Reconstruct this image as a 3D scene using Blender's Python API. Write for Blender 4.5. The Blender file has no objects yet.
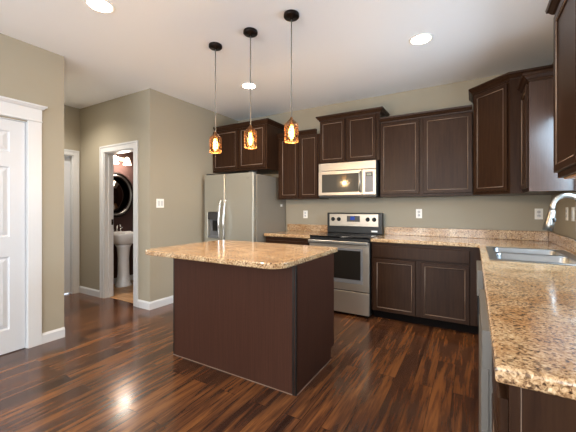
import bpy, bmesh, math, random
from mathutils import Vector, Matrix
random.seed(4)
PI = math.pi
S = bpy.context.scene
COL = S.collection

# ------------------------------------------------------------------ camera
F_PX, VX, HY, CAM_H = 318.0, 474.3, 208.0, 1.26
cam_d = bpy.data.cameras.new('camera')
cam = bpy.data.objects.new('camera', cam_d)
COL.objects.link(cam)
cam_d.sensor_fit = 'HORIZONTAL'
cam_d.sensor_width = 36.0
cam_d.lens = 36.0 * F_PX / 576.0
cam_d.shift_y = (HY - 216.0) / 576.0
cam_d.clip_start = 0.02
cam.location = (0, 0, CAM_H)
cam.rotation_euler = (PI / 2, 0, math.atan2(VX - 288.0, F_PX))
S.camera = cam

# ------------------------------------------------------------------ view + world
S.view_settings.view_transform = 'Standard'
S.view_settings.look = 'None'
S.view_settings.gamma = 1.0
S.view_settings.use_curve_mapping = False
S.view_settings.exposure = 1.35
W = bpy.data.worlds.new('daylight')
S.world = W
W.use_nodes = True
W.node_tree.nodes['Background'].inputs[0].default_value = (0.70, 0.85, 1.0, 1)
W.node_tree.nodes['Background'].inputs[1].default_value = 2.0


def area(name, loc, rot, sx, sy, power, col, spread=PI):
    l = bpy.data.lights.new(name, 'AREA')
    l.shape = 'RECTANGLE'
    l.size, l.size_y = sx, sy
    l.energy = power
    l.color = col
    l.spread = spread
    o = bpy.data.objects.new(name, l)
    COL.objects.link(o)
    o.location = loc
    o.rotation_euler = rot
    return o


# daylight through the sink window; rear and side windows are unseen, added for fill
DAY = (1.0, 0.975, 0.94)
area('rear_fill_a', (-2.35, -4.35, 1.35), (PI / 2, 0, 0), 1.8, 1.9, 34, DAY)
area('rear_fill_b', (-0.35, -4.35, 1.35), (PI / 2, 0, 0), 1.4, 1.9, 22, DAY)
area('daylight_sink_window', (0.74, 2.72, 1.62), (PI / 2 - 0.45, 0, PI / 2), 0.80, 0.86, 14, (0.58, 0.80, 1.0))
area('side_fill', (0.74, -1.9, 1.45), (PI / 2, 0, PI / 2), 2.2, 1.5, 25, DAY)

# dimensions
CEIL = 2.743
XR = 0.69          # right wall
YB = 4.241         # back wall
XL = -3.466        # left walls
YL = 1.579         # corner of the left wall block
YH = 2.534         # wall with the bathroom door
XH = -5.09         # end of the hall
YREAR = -4.5


# ------------------------------------------------------------------ materials
def lin(h):
    h = h.lstrip('#')
    r = []
    for i in (0, 2, 4):
        c = int(h[i:i + 2], 16) / 255.0
        r.append(c / 12.92 if c <= 0.04045 else ((c + 0.055) / 1.055) ** 2.4)
    return (r[0], r[1], r[2], 1.0)


def mat(name, col='#808080', rough=0.5, metal=0.0, coat=0.0, spec=0.5, emit=None, estr=0.0, trans=0.0, ior=1.45, coat_rough=0.05):
    m = bpy.data.materials.new(name)
    m.use_nodes = True
    b = m.node_tree.nodes['Principled BSDF']
    b.inputs['Base Color'].default_value = lin(col)
    b.inputs['Roughness'].default_value = rough
    b.inputs['Metallic'].default_value = metal
    b.inputs['Coat Weight'].default_value = coat
    b.inputs['Coat Roughness'].default_value = coat_rough
    b.inputs['Specular IOR Level'].default_value = spec
    b.inputs['Transmission Weight'].default_value = trans
    b.inputs['IOR'].default_value = ior
    if emit:
        b.inputs['Emission Color'].default_value = lin(emit)
        b.inputs['Emission Strength'].default_value = estr
    return m


def nd(m, kind, **kw):
    n = m.node_tree.nodes.new(kind)
    for k, v in kw.items():
        setattr(n, k, v)
    return n


def lk(m, a, b):
    m.node_tree.links.new(a, b)


def ramp(m, fac, stops):
    r = nd(m, 'ShaderNodeValToRGB')
    cr = r.color_ramp
    while len(cr.elements) < len(stops):
        cr.elements.new(0.5)
    for e, (p, c) in zip(cr.elements, stops):
        e.position = p
        e.color = lin(c)
    lk(m, fac, r.inputs[0])
    return r


def coords(m, scale, kind='Object', rot=(0, 0, 0)):
    tc = nd(m, 'ShaderNodeTexCoord')
    mp = nd(m, 'ShaderNodeMapping')
    mp.inputs['Scale'].default_value = scale
    mp.inputs['Rotation'].default_value = rot
    lk(m, tc.outputs[kind], mp.inputs[0])
    return mp


def noise(m, mp, scale, detail=4, rough=0.6, dist=0.0):
    n = nd(m, 'ShaderNodeTexNoise')
    n.inputs['Scale'].default_value = scale
    n.inputs['Detail'].default_value = detail
    n.inputs['Roughness'].default_value = rough
    n.inputs['Distortion'].default_value = dist
    lk(m, mp.outputs[0], n.inputs['Vector'])
    return n


def bump(m, h, strength, dist=0.002):
    b = nd(m, 'ShaderNodeBump')
    b.inputs['Strength'].default_value = strength
    b.inputs['Distance'].default_value = dist
    lk(m, h, b.inputs['Height'])
    lk(m, b.outputs[0], m.node_tree.nodes['Principled BSDF'].inputs['Normal'])


def wood(name, dark, light, rough=0.32, scale=(22, 22, 1.6), coat=0.0):
    m = mat(name, dark, rough, coat=coat, coat_rough=0.2, spec=0.14)
    mp = coords(m, scale)
    n = noise(m, mp, 2.2, 6, 0.65, 0.3)
    r = ramp(m, n.outputs['Fac'], [(0.28, dark), (0.72, light)])
    lk(m, r.outputs[0], m.node_tree.nodes['Principled BSDF'].inputs['Base Color'])
    bump(m, n.outputs['Fac'], 0.12, 0.001)
    return m


def paint(name, col, rough=0.75):
    m = mat(name, col, rough, spec=0.3)
    mp = coords(m, (1, 1, 1))
    n = noise(m, mp, 160, 2)
    bump(m, n.outputs['Fac'], 0.08, 0.001)
    return m


M = {}
M['wall'] = paint('greige_wall_paint', '#9f9888')
M['plum'] = paint('plum_wall_paint', '#4a3633')
M['ceiling'] = paint('ceiling_paint', '#eceff3', 0.9)
M['trim'] = mat('white_trim_paint', '#cdcfd2', 0.35)
M['door'] = mat('white_door_paint', '#c6c9ce', 0.4)
M['cab'] = wood('espresso_cabinet_wood', '#281810', '#3a271a', 0.34)
M['island'] = wood('red_brown_laminate', '#38221a', '#462c22', 0.40, (60, 60, 1.2))
M['black_trim'] = mat('black_edge_trim', '#0f0c0b', 0.35)
M['bead'] = mat('worn_edge_highlight', '#7f6b5c', 0.3, spec=0.5)  # pale colour paints in the highlights along the worn door beads
M['maple'] = mat('pale_cabinet_underside', '#b08a66', 0.6)
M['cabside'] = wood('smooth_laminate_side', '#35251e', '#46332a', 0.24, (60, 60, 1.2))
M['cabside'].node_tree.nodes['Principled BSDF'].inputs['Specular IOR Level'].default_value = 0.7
M['toe'] = mat('toe_kick_black', '#100b09', 0.7, spec=0.1)
M['steel'] = mat('brushed_stainless', '#b8afa3', 0.32, 0.75)
M['fridge'] = mat('fridge_stainless', '#b3b2a8', 0.33, 0.6)
M['fridge_side'] = mat('fridge_side_grey', '#958f84', 0.42, 0.25)
M['chrome'] = mat('chrome', '#e3e3e2', 0.08, 1.0)
M['satin'] = mat('satin_nickel', '#a3a19c', 0.3, 1.0)
M['sinksteel'] = mat('sink_stainless', '#a3a5a6', 0.28, 1.0)
M['dwside'] = mat('grey_appliance_edge', '#73706b', 0.4, 0.2)
M['ovenglass'] = mat('oven_window', '#23201d', 0.08)
M['mwglass'] = mat('microwave_window', '#45423c', 0.1)
M['glassblack'] = mat('black_glass', '#0b0b0c', 0.06, spec=0.6)
M['cooktop'] = mat('black_ceramic_cooktop', '#0c0c0d', 0.08)
M['ring'] = mat('burner_ring_grey', '#3a3a3b', 0.2)
M['black'] = mat('black_plastic', '#111112', 0.35)
M['darkgrey'] = mat('dark_grey_plastic', '#39393a', 0.4)
M['midgrey'] = mat('grey_plastic', '#6d6f73', 0.4)
M['lcd'] = mat('blue_display', '#0a1c4a', 0.2, emit='#2f6bff', estr=0.12)
M['dim_lcd'] = mat('pale_display', '#3b4240', 0.2, emit='#9fb0a8', estr=0.25)
M['white'] = mat('white_plastic', '#f1f0ec', 0.35)
M['porcelain'] = mat('white_porcelain', '#f2f1ef', 0.12, coat=0.5)
M['bronze'] = mat('oiled_bronze', '#1d1512', 0.35, 0.7)
M['copper'] = mat('copper_fitting', '#7c5534', 0.35, 0.7)
M['cord'] = mat('grey_cord', '#77746e', 0.6)
M['mirror'] = mat('mirror_glass', '#8a7c76', 0.02, 1.0)
M['filament'] = mat('glowing_filament', '#ffd08a', 0.4, emit='#ffb35c', estr=60)
M['bulb'] = mat('bulb_glow', '#ffdca0', 0.4, emit='#ffb961', estr=9)
M['shade_glow'] = mat('lit_frosted_shade', '#ffffff', 0.4, emit='#ffe6c4', estr=6)
M['lamp_disc'] = mat('lit_recessed_lens', '#ffffff', 0.4, emit='#fff1dc', estr=14)
M['amber'] = mat('amber_seeded_glass', '#ffedd0', 0.08, trans=1.0, ior=1.08)
M['globe'] = mat('fill_globe_glow', '#ffffff', 0.4, emit='#fff0dc', estr=2)  # glow of the added fill globes
M['vent'] = mat('vent_dark', '#1a1a1a', 0.5)

# floor: dark hand-scraped planks along Y
m = mat('dark_plank_floor', '#3a2113', 0.22, coat=0.3, coat_rough=0.14)
tc = nd(m, 'ShaderNodeTexCoord')
mp = nd(m, 'ShaderNodeMapping')
mp.inputs['Rotation'].default_value = (0, 0, PI / 2)
lk(m, tc.outputs['Object'], mp.inputs[0])
br = nd(m, 'ShaderNodeTexBrick')
br.offset = 0.37
br.inputs['Color1'].default_value = (0, 0, 0, 1)
br.inputs['Color2'].default_value = (1, 1, 1, 1)
br.inputs['Mortar'].default_value = (0.5, 0.5, 0.5, 1)
br.inputs['Scale'].default_value = 1.0
br.inputs['Mortar Size'].default_value = 0.0016
br.inputs['Mortar Smooth'].default_value = 0.2
br.inputs['Brick Width'].default_value = 1.22
br.inputs['Row Height'].default_value = 0.127
lk(m, mp.outputs[0], br.inputs['Vector'])
sep = nd(m, 'ShaderNodeSeparateColor')
lk(m, br.outputs['Color'], sep.inputs[0])
mul = nd(m, 'ShaderNodeMath', operation='MULTIPLY')
mul.inputs[1].default_value = 37.0
lk(m, sep.outputs[0], mul.inputs[0])


def floornoise(scale, detail, rough, dist, sc):
    mp2 = nd(m, 'ShaderNodeMapping')
    mp2.inputs['Scale'].default_value = sc
    lk(m, tc.outputs['Object'], mp2.inputs[0])
    n_ = nd(m, 'ShaderNodeTexNoise', noise_dimensions='4D')
    n_.inputs['Scale'].default_value = scale
    n_.inputs['Detail'].default_value = detail
    n_.inputs['Roughness'].default_value = rough
    n_.inputs['Distortion'].default_value = dist
    lk(m, mp2.outputs[0], n_.inputs['Vector'])
    lk(m, mul.outputs[0], n_.inputs['W'])
    return n_


n1 = floornoise(1.6, 5, 0.6, 0.5, (14, 1.1, 1))
n2 = floornoise(1.0, 8, 0.75, 0.2, (70, 3.0, 1))
mx = nd(m, 'ShaderNodeMath', operation='MULTIPLY_ADD')
lk(m, n2.outputs['Fac'], mx.inputs[0])
mx.inputs[1].default_value = 0.35
lk(m, n1.outputs['Fac'], mx.inputs[2])
ad = nd(m, 'ShaderNodeMath', operation='MULTIPLY_ADD')
lk(m, sep.outputs[0], ad.inputs[0])
ad.inputs[1].default_value = 0.16
lk(m, mx.outputs[0], ad.inputs[2])
r = ramp(m, ad.outputs[0], [(0.46, '#20120b'), (0.60, '#37221a'), (0.75, '#523220'), (0.92, '#7d4f2c')])
mixm = nd(m, 'ShaderNodeMix', data_type='RGBA')
lk(m, br.outputs['Fac'], mixm.inputs[0])
lk(m, r.outputs[0], mixm.inputs[6])
mixm.inputs[7].default_value = lin('#120a07')
lk(m, mixm.outputs[2], m.node_tree.nodes['Principled BSDF'].inputs['Base Color'])
inv = nd(m, 'ShaderNodeMath', operation='MULTIPLY_ADD')
lk(m, br.outputs['Fac'], inv.inputs[0])
inv.inputs[1].default_value = -1.5
lk(m, n1.outputs['Fac'], inv.inputs[2])
bump(m, inv.outputs[0], 0.14, 0.002)
M['floor'] = m

m = mat('bathroom_tan_floor', '#a5744c', 0.35)
mp = coords(m, (1.5, 9, 1))
n = noise(m, mp, 2, 5)
r = ramp(m, n.outputs['Fac'], [(0.3, '#a5774e'), (0.7, '#cda478')])
lk(m, r.outputs[0], m.node_tree.nodes['Principled BSDF'].inputs['Base Color'])
M['bathfloor'] = m


def granite(name, rough):
    m = mat(name, '#c79b6e', rough, coat=0.25, coat_rough=0.06)
    mp = coords(m, (1, 1, 1), rot=(0, 0, 0.5))
    n0 = noise(m, mp, 9, 3, 0.5)
    v = noise(m, mp, 105, 3, 0.72, 0.5)
    r1 = ramp(m, v.outputs['Fac'], [(0.32, '#3b2c20'), (0.40, '#8a6e54'), (0.47, '#bd9f7a'), (0.58, '#d6bd98'), (0.70, '#ecdfc4')])
    v2 = nd(m, 'ShaderNodeTexVoronoi')
    v2.inputs['Scale'].default_value = 120
    lk(m, mp.outputs[0], v2.inputs['Vector'])
    sp = nd(m, 'ShaderNodeSeparateColor')
    lk(m, v2.outputs['Color'], sp.inputs[0])
    r2 = ramp(m, sp.outputs[0], [(0.0, '#5a3c28'), (0.12, '#5a3c28'), (0.16, '#ffffff'), (1.0, '#ffffff')])
    mm = nd(m, 'ShaderNodeMix', data_type='RGBA', blend_type='MULTIPLY')
    mm.inputs[0].default_value = 0.65
    lk(m, r1.outputs[0], mm.inputs[6])
    lk(m, r2.outputs[0], mm.inputs[7])
    r3 = ramp(m, n0.outputs['Fac'], [(0.3, '#d6b999'), (0.7, '#ffffff')])
    m3 = nd(m, 'ShaderNodeMix', data_type='RGBA', blend_type='MULTIPLY')
    m3.inputs[0].default_value = 0.8
    lk(m, mm.outputs[2], m3.inputs[6])
    lk(m, r3.outputs[0], m3.inputs[7])
    lk(m, m3.outputs[2], m.node_tree.nodes['Principled BSDF'].inputs['Base Color'])
    return m


M['granite'] = granite('speckled_tan_granite', 0.16)


# ------------------------------------------------------------------ mesh helpers
class MB:
    def __init__(self):
        self.bm = bmesh.new()
        self.T = Matrix.Identity(4)

    def _merge(self, b):
        b.transform(self.T)
        me = bpy.data.meshes.new('tmp')
        b.to_mesh(me)
        b.free()
        self.bm.from_mesh(me)
        bpy.data.meshes.remove(me)

    def box(self, x0, x1, y0, y1, z0, z1, bev=0.0, seg=1):
        b = bmesh.new()
        bmesh.ops.create_cube(b, size=1)
        for v in b.verts:
            v.co = Vector(((x0 + x1) / 2 + v.co.x * (x1 - x0), (y0 + y1) / 2 + v.co.y * (y1 - y0), (z0 + z1) / 2 + v.co.z * (z1 - z0)))
        if bev > 0:
            bmesh.ops.bevel(b, geom=list(b.edges), offset=bev, segments=seg, affect='EDGES', profile=0.5)
        bmesh.ops.recalc_face_normals(b, faces=b.faces)
        self._merge(b)
        return self

    def prism(self, poly, z0, z1, bev=0.0, seg=2):
        b = bmesh.new()
        lo = [b.verts.new((x, y, z0)) for x, y in poly]
        hi = [b.verts.new((x, y, z1)) for x, y in poly]
        b.faces.new(hi)
        b.faces.new(lo[::-1])
        k = len(poly)
        for i in range(k):
            b.faces.new((lo[i], lo[(i + 1) % k], hi[(i + 1) % k], hi[i]))
        bmesh.ops.recalc_face_normals(b, faces=b.faces)
        if bev > 0:
            ed = [e for e in b.edges if abs(e.verts[0].co.z - e.verts[1].co.z) < 1e-6]
            bmesh.ops.bevel(b, geom=ed, offset=bev, segments=seg, affect='EDGES', profile=0.5)
        self._merge(b)
        return self

    def grid_slab(self, xs, ys, keep, z0, z1, bev=0.0, seg=3):
        """rectangular cells extruded as one slab; keep(i,j) says which cells exist"""
        b = bmesh.new()
        vt = {}

        def V(i, j, z):
            key = (i, j, z)
            if key not in vt:
                vt[key] = b.verts.new((xs[i], ys[j], z))
            return vt[key]
        nx, ny = len(xs) - 1, len(ys) - 1
        K = lambda i, j: 0 <= i < nx and 0 <= j < ny and keep(i, j)
        for i in range(nx):
            for j in range(ny):
                if not K(i, j):
                    continue
                b.faces.new((V(i, j, z1), V(i + 1, j, z1), V(i + 1, j + 1, z1), V(i, j + 1, z1)))
                b.faces.new((V(i, j + 1, z0), V(i + 1, j + 1, z0), V(i + 1, j, z0), V(i, j, z0)))
                for (di, dj, a, c) in ((0, -1, (0, 0), (1, 0)), (1, 0, (1, 0), (1, 1)), (0, 1, (1, 1), (0, 1)), (-1, 0, (0, 1), (0, 0))):
                    if not K(i + di, j + dj):
                        A, B_ = (i + a[0], j + a[1]), (i + c[0], j + c[1])
                        b.faces.new((V(*A, z0), V(*B_, z0), V(*B_, z1), V(*A, z1)))
        bmesh.ops.recalc_face_normals(b, faces=b.faces)
        if bev > 0:
            ed = [e for e in b.edges if len(e.link_faces) == 2 and abs(e.verts[0].co.z - e.verts[1].co.z) < 1e-6 and e.calc_face_angle() > 1.0]
            bmesh.ops.bevel(b, geom=ed, offset=bev, segments=seg, affect='EDGES', profile=0.5)
        self._merge(b)
        return self

    def lathe(self, prof, c=(0, 0, 0), n=24, sx=1.0, sy=1.0, rot=None, loop=False):
        """profile of (radius, z), revolved about z"""
        b = bmesh.new()
        rings = []
        for r_, z in prof:
            if r_ < 1e-6:
                rings.append([b.verts.new((0, 0, z))])
            else:
                rings.append([b.verts.new((r_ * sx * math.cos(2 * PI * i / n), r_ * sy * math.sin(2 * PI * i / n), z)) for i in range(n)])
        for a, d in zip(rings, rings[1:] + ([rings[0]] if loop else [])):
            for i in range(n):
                j = (i + 1) % n
                if len(a) == 1 and len(d) == 1:
                    continue
                if len(a) == 1:
                    b.faces.new((a[0], d[j], d[i]))
                elif len(d) == 1:
                    b.faces.new((a[i], a[j], d[0]))
                else:
                    b.faces.new((a[i], a[j], d[j], d[i]))
        if len(rings[0]) > 1 and not loop:
            b.faces.new(rings[0][::-1])
        if len(rings[-1]) > 1 and not loop:
            b.faces.new(rings[-1])
        bmesh.ops.recalc_face_normals(b, faces=b.faces)
        for f in b.faces:
            f.smooth = True
        if rot is not None:
            b.transform(rot)
        b.transform(Matrix.Translation(c))
        self._merge(b)
        return self

    def tube(self, pts, r_, n=10, radii=None, closed=False):
        b = bmesh.new()
        P = [Vector(p) for p in pts]
        k = len(P)
        rings = []
        up = Vector((0, 0, 1))
        prev = None
        for i, p in enumerate(P):
            if closed:
                t = (P[(i + 1) % k] - P[i - 1])
            else:
                t = (P[min(i + 1, k - 1)] - P[max(i - 1, 0)])
            t.normalize()
            if prev is None:
                a = t.cross(up)
                if a.length < 1e-4:
                    a = t.cross(Vector((1, 0, 0)))
                a.normalize()
            else:
                a = prev - t * prev.dot(t)
                a.normalize()
            prev = a
            c = t.cross(a)
            rr = radii[i] if radii else r_
            rings.append([b.verts.new(p + a * rr * math.cos(2 * PI * j / n) + c * rr * math.sin(2 * PI * j / n)) for j in range(n)])
        for i in range(k if closed else k - 1):
            a, d = rings[i], rings[(i + 1) % k]
            for j in range(n):
                b.faces.new((a[j], a[(j + 1) % n], d[(j + 1) % n], d[j]))
        if not closed:
            b.faces.new(rings[0][::-1])
            b.faces.new(rings[-1])
        bmesh.ops.recalc_face_normals(b, faces=b.faces)
        for f in b.faces:
            f.smooth = True
        self._merge(b)
        return self

    def panel(self, x0, x1, z0, z1, yb, loops):
        """board in the XZ plane, back at y=yb, front towards -y; loops of (inset, thickness)"""
        b = bmesh.new()
        rings = []
        for ins, d in [(0, 0)] + list(loops):
            y = yb - d
            rings.append([b.verts.new(q) for q in ((x0 + ins, y, z0 + ins), (x1 - ins, y, z0 + ins), (x1 - ins, y, z1 - ins), (x0 + ins, y, z1 - ins))])
        b.faces.new(rings[0][::-1])
        for a, d in zip(rings, rings[1:]):
            for i in range(4):
                j = (i + 1) % 4
                b.faces.new((a[i], a[j], d[j], d[i]))
        b.faces.new(rings[-1])
        bmesh.ops.recalc_face_normals(b, faces=b.faces)
        self._merge(b)
        return self

    def sweep(self, path, prof):
        """profile (outwards, z) swept along a 2D path; outwards is to the right of travel"""
        b = bmesh.new()
        k = len(path)
        P = [Vector(p) for p in path]
        rings = []
        for i in range(k):
            ns = []
            if i > 0:
                d = (P[i] - P[i - 1]).normalized()
                ns.append(Vector((d.y, -d.x)))
            if i < k - 1:
                d = (P[i + 1] - P[i]).normalized()
                ns.append(Vector((d.y, -d.x)))
            if len(ns) == 2:
                mvec = (ns[0] + ns[1]).normalized()
                mvec = mvec / max(0.3, mvec.dot(ns[0]))
            else:
                mvec = ns[0]
            rings.append([b.verts.new((P[i].x + mvec.x * o, P[i].y + mvec.y * o, z)) for o, z in prof])
        q = len(prof)
        for a, d in zip(rings, rings[1:]):
            for j in range(q):
                b.faces.new((a[j], a[(j + 1) % q], d[(j + 1) % q], d[j]))
        b.faces.new(rings[0][::-1])
        b.faces.new(rings[-1])
        bmesh.ops.recalc_face_normals(b, faces=b.faces)
        self._merge(b)
        return self

    def build(self, name, material, parent=None, kind=None, label=None):
        me = bpy.data.meshes.new(name)
        self.bm.to_mesh(me)
        self.bm.free()
        me.materials.append(material)
        o = bpy.data.objects.new(name, me)
        COL.objects.link(o)
        if parent is not None:
            o.parent = parent
        if kind:
            o['kind'] = kind
        if label:
            o['label'] = label
        return o


def thing(name, label, cat, loc=(0, 0, 0), rz=0.0, group=None):
    o = bpy.data.objects.new(name, None)
    o.empty_display_size = 0.1
    COL.objects.link(o)
    o.location = loc
    o.rotation_euler = (0, 0, rz)
    tag(o, label, cat, group)
    return o


def tag(o, label, cat, group=None):
    o['label'] = label
    o['category'] = cat
    if group:
        o['group'] = group
    return o


def dup(root, loc, label):
    r_ = root.copy()
    COL.objects.link(r_)
    r_.location = loc
    r_['label'] = label
    for ch in list(root.children):
        c = ch.copy()
        COL.objects.link(c)
        c.parent = r_
        for g in list(ch.children):
            d = g.copy()
            COL.objects.link(d)
            d.parent = c
    return r_


def struct(name, mb, m, parent=None):
    return mb.build(name, m, parent, 'structure')


# ------------------------------------------------------------------ room shell
T = 0.12
XO, YO = XR + T, YB + T
struct('floor', MB().box(XH - T, XO, YREAR - T, YH, -0.1, 0).box(XL, XO, YH, YO, -0.1, 0).box(XH - T, XL, YH, YH + 0.06, -0.1, 0), M['floor'])
struct('floor_bathroom', MB().box(XH - T - 0.1, XL, YH + 0.06, 4.6, -0.1, 0.004), M['bathfloor'])
struct('ceiling', MB().box(XH - T, XO, YREAR - T, YO + 0.3, CEIL, CEIL + 0.1), M['ceiling'])
struct('wall_back', MB().box(XL - T, XO, YB, YO, 0, CEIL), M['wall'])
# right wall with the window over the sink and one unseen window added for light
struct('wall_right', MB()
       .box(XR, XO, 3.16, YB, 0, CEIL).box(XR, XO, 2.28, 3.16, 0, 1.15).box(XR, XO, 2.28, 3.16, 2.08, CEIL)
       .box(XR, XO, -0.75, 2.28, 0, CEIL).box(XR, XO, -3.05, -0.75, 0, 0.65).box(XR, XO, -3.05, -0.75, 2.2, CEIL)
       .box(XR, XO, YREAR - T, -3.05, 0, CEIL), M['wall'])
# rear wall with two unseen window openings added for light
struct('wall_rear', MB()
       .box(XL, -3.3, YREAR - T, YREAR, 0, CEIL).box(-3.3, -1.4, YREAR - T, YREAR, 0, 0.35).box(-3.3, -1.4, YREAR - T, YREAR, 2.35, CEIL)
       .box(-1.4, -1.1, YREAR - T, YREAR, 0, CEIL).box(-1.1, 0.4, YREAR - T, YREAR, 0, 0.35).box(-1.1, 0.4, YREAR - T, YREAR, 2.35, CEIL)
       .box(0.4, XR, YREAR - T, YREAR, 0, CEIL), M['wall'])


def window(n, x0, x1, z0, z1, loc, rz):
    w = bpy.data.objects.new('window_%d' % n, None)
    COL.objects.link(w)
    w.location = loc
    w.rotation_euler = (0, 0, rz)
    w['kind'] = 'structure'
    f = MB()
    for a in ((x0, x0 + 0.05, z0, z1), (x1 - 0.05, x1, z0, z1), (x0, x1, z0, z0 + 0.05), (x0, x1, z1 - 0.05, z1), (x0, x1, (z0 + z1) / 2 - 0.02, (z0 + z1) / 2 + 0.02)):
        f.box(a[0], a[1], 0.03, 0.07, a[2], a[3])
    f.build('window_frame', M['trim'], w)
    c = MB()
    c.box(x0 - 0.07, x0, -0.015, 0, z0 - 0.07, z1 + 0.07).box(x1, x1 + 0.07, -0.015, 0, z0 - 0.07, z1 + 0.07)
    c.box(x0, x1, -0.015, 0, z1, z1 + 0.07).box(x0, x1, -0.03, 0, z0 - 0.03, z0)
    c.build('window_casing', M['trim'], w)


window(1, 0, 0.88, 1.15, 2.08, (XR, 3.16, 0), -PI / 2)
window(2, 0, 2.3, 0.65, 2.2, (XR, -0.75, 0), -PI / 2)  # unseen side window, added to light the room
window(3, 0, 1.9, 0.35, 2.35, (-1.4, YREAR, 0), PI)  # unseen rear windows, this and the next, added to light the room
window(4, 0, 1.5, 0.35, 2.35, (0.4, YREAR, 0), PI)

# left wall block (with the six panel door)
DY0, DY1 = 0.517, 1.279
struct('wall_left', MB().box(XL - T, XL, YREAR - T, DY0, 0, CEIL).box(XL - T, XL, DY1, YL, 0, CEIL).box(XL - T, XL, DY0, DY1, 2.032, CEIL)
       .box(XH, XL - T, YL - T, YL, 0, CEIL).box(XL - 1.0, XL - T, -0.2, -0.1, 0, CEIL), M['wall'])
# wall between fridge alcove and bathroom, plus bathroom door wall
BX0, BX1 = -4.455, -3.785
struct('wall_hall', MB().box(XH, BX0, YH, YH + T, 0, CEIL).box(BX1, XL, YH, YH + T, 0, CEIL).box(BX0, BX1, YH, YH + T, 2.032, CEIL)
       .box(XL - T, XL, YH + T, YB, 0, CEIL), M['wall'])
HY0, HY1 = 1.68, 2.44
struct('wall_hall_end', MB().box(XH - T, XH, HY1, YH + T, 0, CEIL).box(XH - T, XH, YL - T, HY0, 0, CEIL).box(XH - T, XH, HY0, HY1, 2.032, CEIL), M['wall'])
struct('wall_bathroom', MB().box(-5.27, -5.15, YH + T, 4.5, 0, CEIL).box(-5.27, XL - T - 0.01, 4.5, 4.6, 0, CEIL)
       .box(XL - T - 0.012, XL - T - 0.001, YH + T, 4.5, 0, CEIL), M['plum'])

# baseboards
BP = [(0, 0), (0.016, 0), (0.016, 0.078), (0.006, 0.096), (0, 0.096)]
struct('baseboard_left', MB().sweep([(XL, YL), (XL, DY1 + 0.107)][::-1], BP), M['trim'])
struct('baseboard_left_end', MB().sweep([(XL, YL), (XH, YL)][::1], [(-o, z) for o, z in BP]), M['trim'])
struct('baseboard_alcove', MB().sweep([(BX1 + 0.09, YH), (XL, YH), (XL, 4.2)], BP), M['trim'])
struct('baseboard_hall', MB().sweep([(XH, YH), (BX0 - 0.09, YH)], BP), M['trim'])
struct('baseboard_left_front', MB().sweep([(XL, YREAR), (XL, DY0 - 0.107)], BP), M['trim'])
struct('baseboard_right', MB().sweep([(XR, 0.80), (XR, YREAR)], BP), M['trim'])
struct('baseboard_bathroom', MB().sweep([(-5.15, YH + T), (-5.15, 4.5)], BP), M['trim'])


def sdoor(n):
    d = bpy.data.objects.new('door_%d' % n, None)
    COL.objects.link(d)
    d['kind'] = 'structure'
    return d


# left six panel door; local x = along -Y? built in local frame facing -y then turned to face +X
def six_panel(mb, w, h, t=0.035):
    st = 0.112
    mid = w / 2
    rails = [(0, 0.20), (0.83, 1.0), (1.61, 1.74), (1.92, h)]
    for (a, b_) in ((0, st), (mid - 0.055, mid + 0.055), (w - st, w)):
        mb.box(a, b_, -t, 0, 0, h)
    for (a, b_) in rails:
        for (c, d) in ((st, mid - 0.055), (mid + 0.055, w - st)):
            mb.box(c, d, -t, 0, a, b_)
    for (a, b_) in ((0.20, 0.83), (1.0, 1.61), (1.74, 1.92)):
        for (c, d) in ((st, mid - 0.055), (mid + 0.055, w - st)):
            mb.panel(c, d, a, b_, 0, [(0, t - 0.001), (0.008, t - 0.010), (0.016, t - 0.012), (0.045, t - 0.003)])


d1 = sdoor(1)
d1.location = (XL, DY0, 0)
d1.rotation_euler = (0, 0, PI / 2)      # local x -> +Y, local -y -> +X
w = DY1 - DY0
mb = MB()
mb.T = Matrix.Translation((0.004, 0.049, 0.008))
six_panel(mb, w - 0.01, 2.018)
mb.build('door_panel', M['door'], d1)
c = MB()
c.box(-0.107, 0, -0.02, 0, 0, 2.045, 0.002).box(w, w + 0.107, -0.02, 0, 0, 2.045, 0.002)
c.box(-0.111, w + 0.111, -0.026, 0, 2.045, 2.062, 0.004)
c.box(-0.107, w + 0.107, -0.022, 0, 2.062, 2.165)
c.sweep([(-0.107, 0), (-0.107, -0.02), (w + 0.107, -0.02), (w + 0.107, 0)], [(0, 2.165), (0.012, 2.165), (0.025, 2.182), (0.032, 2.184), (0.032, 2.198), (0, 2.198)])
c.build('door_casing', M['trim'], d1)
MB().box(0.0, 0.003, 0, 0.115, 0, 2.03).box(w - 0.003, w, 0, 0.115, 0, 2.03).box(0, w, 0, 0.115, 2.028, 2.032).box(0.003, w - 0.003, 0.052, 0.065, 2.0, 2.028).build('door_jamb', M['trim'], d1)
kn = MB()
kn.lathe([(0.028, 0), (0.028, 0.006), (0.012, 0.01), (0.012, 0.035), (0.027, 0.045), (0.029, 0.06), (0.02, 0.07), (0, 0.072)], (0.07, 0.014, 0.96), 20, rot=Matrix.Rotation(PI / 2, 4, 'X'))
kn.build('door_knob', M['satin'], d1)

CP = [(0, 0), (0, -0.018), (0.006, -0.019), (0.012, -0.013), (0.06, -0.011), (0.066, 0)]


def casing(mb, x0, x1, h, wd=0.072, y=0.0, s=-1):
    """flat casing with a raised outer edge around an opening x0..x1, front to y+s*..."""
    def bx(a, b_, c_, d_, tck):
        mb.box(a, b_, min(y, y + s * tck), max(y, y + s * tck), c_, d_, 0.0015)
    bx(x0 - wd, x0 - wd + 0.022, 0, h + wd, 0.019)
    bx(x0 - wd + 0.022, x0, 0, h + wd - 0.022, 0.012)
    bx(x1 + wd - 0.022, x1 + wd, 0, h + wd, 0.019)
    bx(x1, x1 + wd - 0.022, 0, h + wd - 0.022, 0.012)
    bx(x0 - wd + 0.022, x1 + wd - 0.022, h + wd - 0.022, h + wd, 0.019)
    bx(x0, x1, h, h + wd - 0.022, 0.012)


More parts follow.
